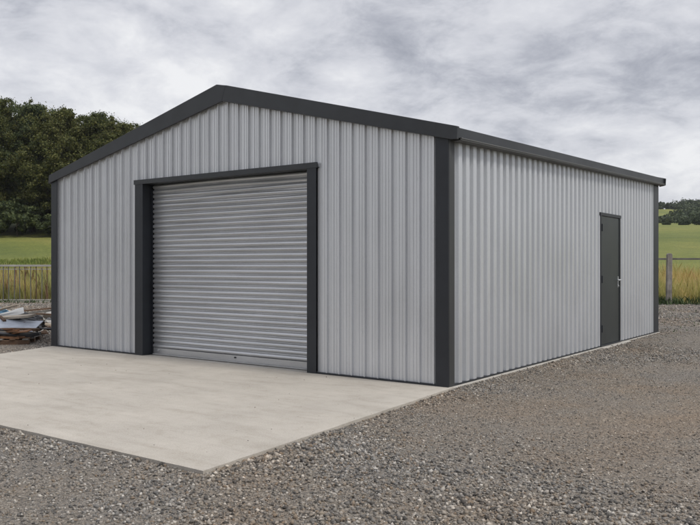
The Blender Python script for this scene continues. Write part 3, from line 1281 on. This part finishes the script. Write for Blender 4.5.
slab('board', 1.2, .20, .03, M['wood_grey'], -6.2, 14.6, .30, 14, -8, 7, 'wide grey board propped at the back of the heap near the shed', 'board', GB, seed=22)
slab('metal_sheet', .9, .45, .012, M['white'], -6.3, 14.5, .40, 22, 12, -6, 'small white sheet tilted on top of the back of the heap', 'sheet', None, .03, 23)
slab('board', 1.3, .12, .04, M['wood_brown'], -6.5, 14.55, .36, 28, 0, 10, 'dark board sticking up behind the sheets of the heap', 'board', GB, seed=11)
slab('board', 1.1, .10, .03, M['wood_pale'], -6.9, 14.25, .42, -30, 0, -12, 'pale lath lying across the top of the heap', 'board', GB, seed=12)


def bundle(u, v, z, sx, sy_, sz, mat, label, cat, name, seed, rz=0):
    """crumpled plastic sheeting"""
    bm = bmesh.new()
    bmesh.ops.create_icosphere(bm, subdivisions=4, radius=1)
    r = random.Random(seed)
    ph = [r.uniform(0, 6) for _ in range(6)]
    for q in bm.verts:
        c = q.co
        k = 1 + .16 * math.sin(c.x * 5 + ph[0]) * math.cos(c.y * 6 + ph[1]) + .10 * abs(math.sin(c.x * 11 + c.z * 7 + ph[2])) + .08 * math.sin(c.y * 13 + c.z * 9 + ph[3])
        q.co = Vector((c.x * k * sx, c.y * k * sy_, max(c.z, -.45) * k * sz))
    me = bpy.data.meshes.new(name)
    bm.to_mesh(me)
    bm.free()
    o = link(name, me, mat)
    x, y = uv2w(u, v)
    o.location = (x, y, z)
    o.rotation_euler = (0, 0, -YAW + R(rz))
    tag(o, label, cat)
    return o


for i in range(34):
    uu = random.uniform(-7.6, -5.55)
    vv = random.uniform(13.6, 15.1)
    top = .10 + .55 * max(0, min(1, (vv - 13.6) / 1.2)) * max(.15, min(1, (-5.4 - uu) / 1.2))
    mt = random.choice(['wood_brown', 'wood_grey', 'wood_pale', 'wood_rust', 'black', 'wood_brown'])
    slab('lath', random.uniform(.35, .95), random.uniform(.05, .13), random.uniform(.015, .04), M[mt], uu, vv, G0 + .12 + top * random.uniform(.35, .95),
         random.uniform(-60, 60), random.uniform(-12, 12), random.uniform(-16, 16), 'short broken ' + {'wood_brown': 'dark brown', 'wood_grey': 'grey', 'wood_pale': 'pale', 'wood_rust': 'reddish', 'black': 'black'}[mt] + ' lath tangled in the scrap heap',
         'lath', {'wood_brown': 'dark brown', 'wood_grey': 'grey', 'wood_pale': 'pale', 'wood_rust': 'reddish', 'black': 'black'}[mt] + ' broken laths in the scrap heap', seed=60 + i)
for i in range(14):
    uu, vv = random.uniform(-6.9, -5.5), random.uniform(13.42, 13.75)
    mt = random.choice(['wood_brown', 'black', 'wood_rust', 'wood_grey', 'wood_brown'])
    cn = {'wood_brown': 'dark brown', 'wood_grey': 'grey', 'wood_rust': 'reddish', 'black': 'black'}[mt]
    slab('lath', random.uniform(.3, .9), random.uniform(.06, .12), random.uniform(.015, .045), M[mt], uu, vv, random.uniform(.06, .27), random.uniform(-35, 35), random.uniform(-15, 15), random.uniform(-10, 10),
         'split ' + cn + ' lath sticking out of the front of the scrap heap', 'lath', 'split ' + cn + ' laths at the front of the scrap heap', seed=160 + i)
for i in range(9):
    uu, vv = random.uniform(-7.4, -5.9), random.uniform(14.1, 15.2)
    slab('panel_offcut', random.uniform(.25, .6), random.uniform(.15, .35), .01, M[random.choice(['white', 'sheet_pale'])], uu, vv, .18 + .3 * (vv - 14.1), random.uniform(-90, 90), random.uniform(-25, 25), random.uniform(-20, 20),
         'small pale panel offcut lying among the laths of the scrap heap', 'panel', 'pale offcuts in the scrap heap', seed=120 + i)
bundle(-7.15, 14.9, .35, .50, .40, .20, M['tarp_blue'], 'crumpled blue plastic sheeting on the back of the scrap heap', 'tarpaulin', 'tarpaulin', 3, 10)
bundle(-6.35, 14.75, .20, .42, .35, .22, M['black'], 'crumpled black plastic heap behind the pale sheet', 'plastic sheeting', 'plastic_sheeting', 5, 30)


def chunk(seed, sx, sy_, sz):
    r = random.Random(seed)
    bm = bmesh.new()
    bmesh.ops.create_icosphere(bm, subdivisions=2, radius=1)
    cuts = [(Vector((r.uniform(-1, 1), r.uniform(-1, 1), r.uniform(-.6, 1))).normalized(), r.uniform(.5, .8)) for _ in range(7)]
    for q in bm.verts:
        c = q.co.copy()
        for nn, d in cuts:
            e = c.dot(nn) - d
            if e > 0:
                c -= nn * e
        c *= 1 + r.uniform(-.04, .04)
        q.co = Vector((c.x * sx, c.y * sy_, c.z * sz))
    me = bpy.data.meshes.new('rubble_chunk')
    bm.to_mesh(me)
    bm.free()
    return me


cm = [chunk(i, random.uniform(.7, 1.2), random.uniform(.6, 1), random.uniform(.35, .7)) for i in range(6)]
for m_, mt in zip(cm, ('rubble', 'rubble', 'wood_grey', 'rubble', 'white', 'wood_brown')):
    m_.materials.append(M[mt])
tints = ['grey broken concrete chunk', 'grey broken concrete chunk', 'weathered grey lump', 'grey broken concrete chunk', 'pale white lump', 'dark brown lump']
for i in range(120):
    v = random.uniform(14.9, 21.5)
    u = -random.uniform(.372, .56) * v
    if v < 16.2 and u > -6.1:
        u -= .5
    k = random.randrange(6)
    s = random.uniform(.05, .20) * (1.25 if v > 17 else .9)
    o = bpy.data.objects.new('rubble_chunk', cm[k])
    COL.objects.link(o)
    x, y = uv2w(u, v)
    hump = .34 * math.exp(-((v - 17.5) / 2.2) ** 2) * math.exp(-((u + 8.2) / 1.6) ** 2)
    o.location = (x, y, G0 + s * .2 + hump * random.random())
    o.rotation_euler = (random.uniform(-.3, .3), random.uniform(-.3, .3), random.uniform(0, 6.3))
    o.scale = (s, s, s)
    tag(o, tints[k] + ' among the rubble strewn behind the scrap heap', 'rubble', tints[k] + 's behind the scrap heap')
for i, (u, v, z, L, rz, ry, mt, lab) in enumerate([
    (-6.85, 16.2, .12, 1.5, 12, 6, 'wood_pale', 'pale board lying on the rubble behind the heap'),
    (-7.4, 17.5, .22, 1.6, -18, -7, 'wood_grey', 'grey board slanting over the rubble further back'),
    (-7.05, 18.3, .15, 1.3, 24, 4, 'wood_brown', 'brown board on the rubble nearest the shed wall'),
    (-8.6, 18.4, .30, 1.8, -6, 5, 'wood_pale', 'long pale board on top of the rubble mound'),
    (-8.3, 19.6, .20, 1.9, 10, -5, 'wood_brown', 'long brown board at the back of the rubble'),
    (-8.0, 16.4, .25, 1.2, 35, 9, 'wood_rust', 'rusty brown board standing out of the rubble'),
]):
    slab('board', L, .14, .035, M[mt], u, v, z, rz, 0, ry, lab, 'board', GB, seed=30 + i)

# ------------------------------------------------------------------ air
def haze():
    b = MB()
    b.box((-1600, -1600, -2.5), (1600, 1600, 62))
    m = bpy.data.materials.new('air')
    m.use_nodes = True
    nt = m.node_tree
    nt.nodes.remove(nt.nodes['Principled BSDF'])
    pv = nd(nt, 'ShaderNodeVolumePrincipled')
    pv.inputs['Color'].default_value = (.86, .90, .96, 1)
    pv.inputs['Density'].default_value = .00022
    pv.inputs['Anisotropy'].default_value = .2
    lk(nt, pv.outputs[0], nt.nodes['Material Output'].inputs['Volume'])
    tag(b.build('haze', m), 'faint pale haze over the far hill', 'haze', kind='stuff')


haze()

# ------------------------------------------------------------------ light
SUN_EL, SUN_AZ = R(52), math.atan2(.99, .05)       # azimuth from +Y towards +X
w = bpy.data.worlds.new('World')
sc.world = w
w.use_nodes = True
nt = w.node_tree
bg = nt.nodes['Background']
sky = nd(nt, 'ShaderNodeTexSky')
sky.sky_type = 'NISHITA'
sky.sun_disc = False
sky.sun_elevation = SUN_EL
sky.sun_rotation = SUN_AZ
tc = nd(nt, 'ShaderNodeTexCoord')
sep = nd(nt, 'ShaderNodeSeparateXYZ')
lk(nt, tc.outputs['Generated'], sep.inputs[0])


def mth(op, a, b=None, clamp=False):
    n = nd(nt, 'ShaderNodeMath', operation=op)
    n.use_clamp = clamp
    for i, q in enumerate((a, b)):
        if q is None:
            continue
        if hasattr(q, 'links'):
            lk(nt, q, n.inputs[i])
        else:
            n.inputs[i].default_value = q
    return n.outputs[0]


zc = mth('ADD', mth('MAXIMUM', sep.outputs['Z'], 0.0), .27)
cx_, cy_ = mth('DIVIDE', sep.outputs['X'], zc), mth('DIVIDE', sep.outputs['Y'], zc)
cmb = nd(nt, 'ShaderNodeCombineXYZ')
lk(nt, cx_, cmb.inputs[0])
lk(nt, cy_, cmb.inputs[1])
mp = nd(nt, 'ShaderNodeMapping')
mp.inputs['Rotation'].default_value = (0, 0, R(20))
mp.inputs['Scale'].default_value = (1.0, 1.0, 1)
mp.inputs['Location'].default_value = (3.1, 1.7, .4)
lk(nt, cmb.outputs[0], mp.inputs['Vector'])
n1 = noise(nt, mp.outputs[0], 1.25, 10, .58, .25)
n2 = noise(nt, mp.outputs[0], 5.0, 10, .66, .3)
n3 = noise(nt, mp.outputs[0], .6, 4, .5, .2)
s = mth('ADD', mth('MULTIPLY', n1, .56), mth('ADD', mth('MULTIPLY', n2, .33), mth('MULTIPLY', n3, .23)))
cl = ramp(nt, s, [(.44, (.315, .328, .375)), (.505, (.455, .466, .515)), (.555, (.60, .607, .65)), (.60, (.69, .695, .73)), (.67, (.85, .85, .86))])
# overcast domes are brighter overhead than near the horizon
zen = nd(nt, 'ShaderNodeMapRange')
zen.inputs['From Min'].default_value = .38
zen.inputs['From Max'].default_value = 1.0
zen.inputs['To Min'].default_value = 9.3
zen.inputs['To Max'].default_value = 20.0
lk(nt, sep.outputs['Z'], zen.inputs['Value'])
vm = nd(nt, 'ShaderNodeVectorMath', operation='SCALE')
lk(nt, cl, vm.inputs[0])
lk(nt, zen.outputs[0], vm.inputs['Scale'])
fin = mix(nt, .93, sky.outputs['Color'], vm.outputs[0])
lk(nt, fin, bg.inputs['Color'])
bg.inputs['Strength'].default_value = .078

sd = bpy.data.lights.new('sun', 'SUN')
sd.energy = 1.5
sd.angle = R(11)
sd.color = (1.0, .955, .89)
so = bpy.data.objects.new('sun', sd)
COL.objects.link(so)
dirv = Vector((math.sin(SUN_AZ) * math.cos(SUN_EL), math.cos(SUN_AZ) * math.cos(SUN_EL), math.sin(SUN_EL)))
so.rotation_euler = dirv.to_track_quat('Z', 'Y').to_euler()
so.location = (10, -10, 20)

# ------------------------------------------------------------------ render settings
sc.render.engine = 'CYCLES'
sc.cycles.use_denoising = True
sc.cycles.max_bounces = 6
sc.view_settings.view_transform = 'Standard'
sc.view_settings.look = 'None'
sc.view_settings.exposure = .60
sc.view_settings.gamma = 1
sc.view_settings.use_curve_mapping = False
sc.render.resolution_x = 1024
sc.render.resolution_y = 768
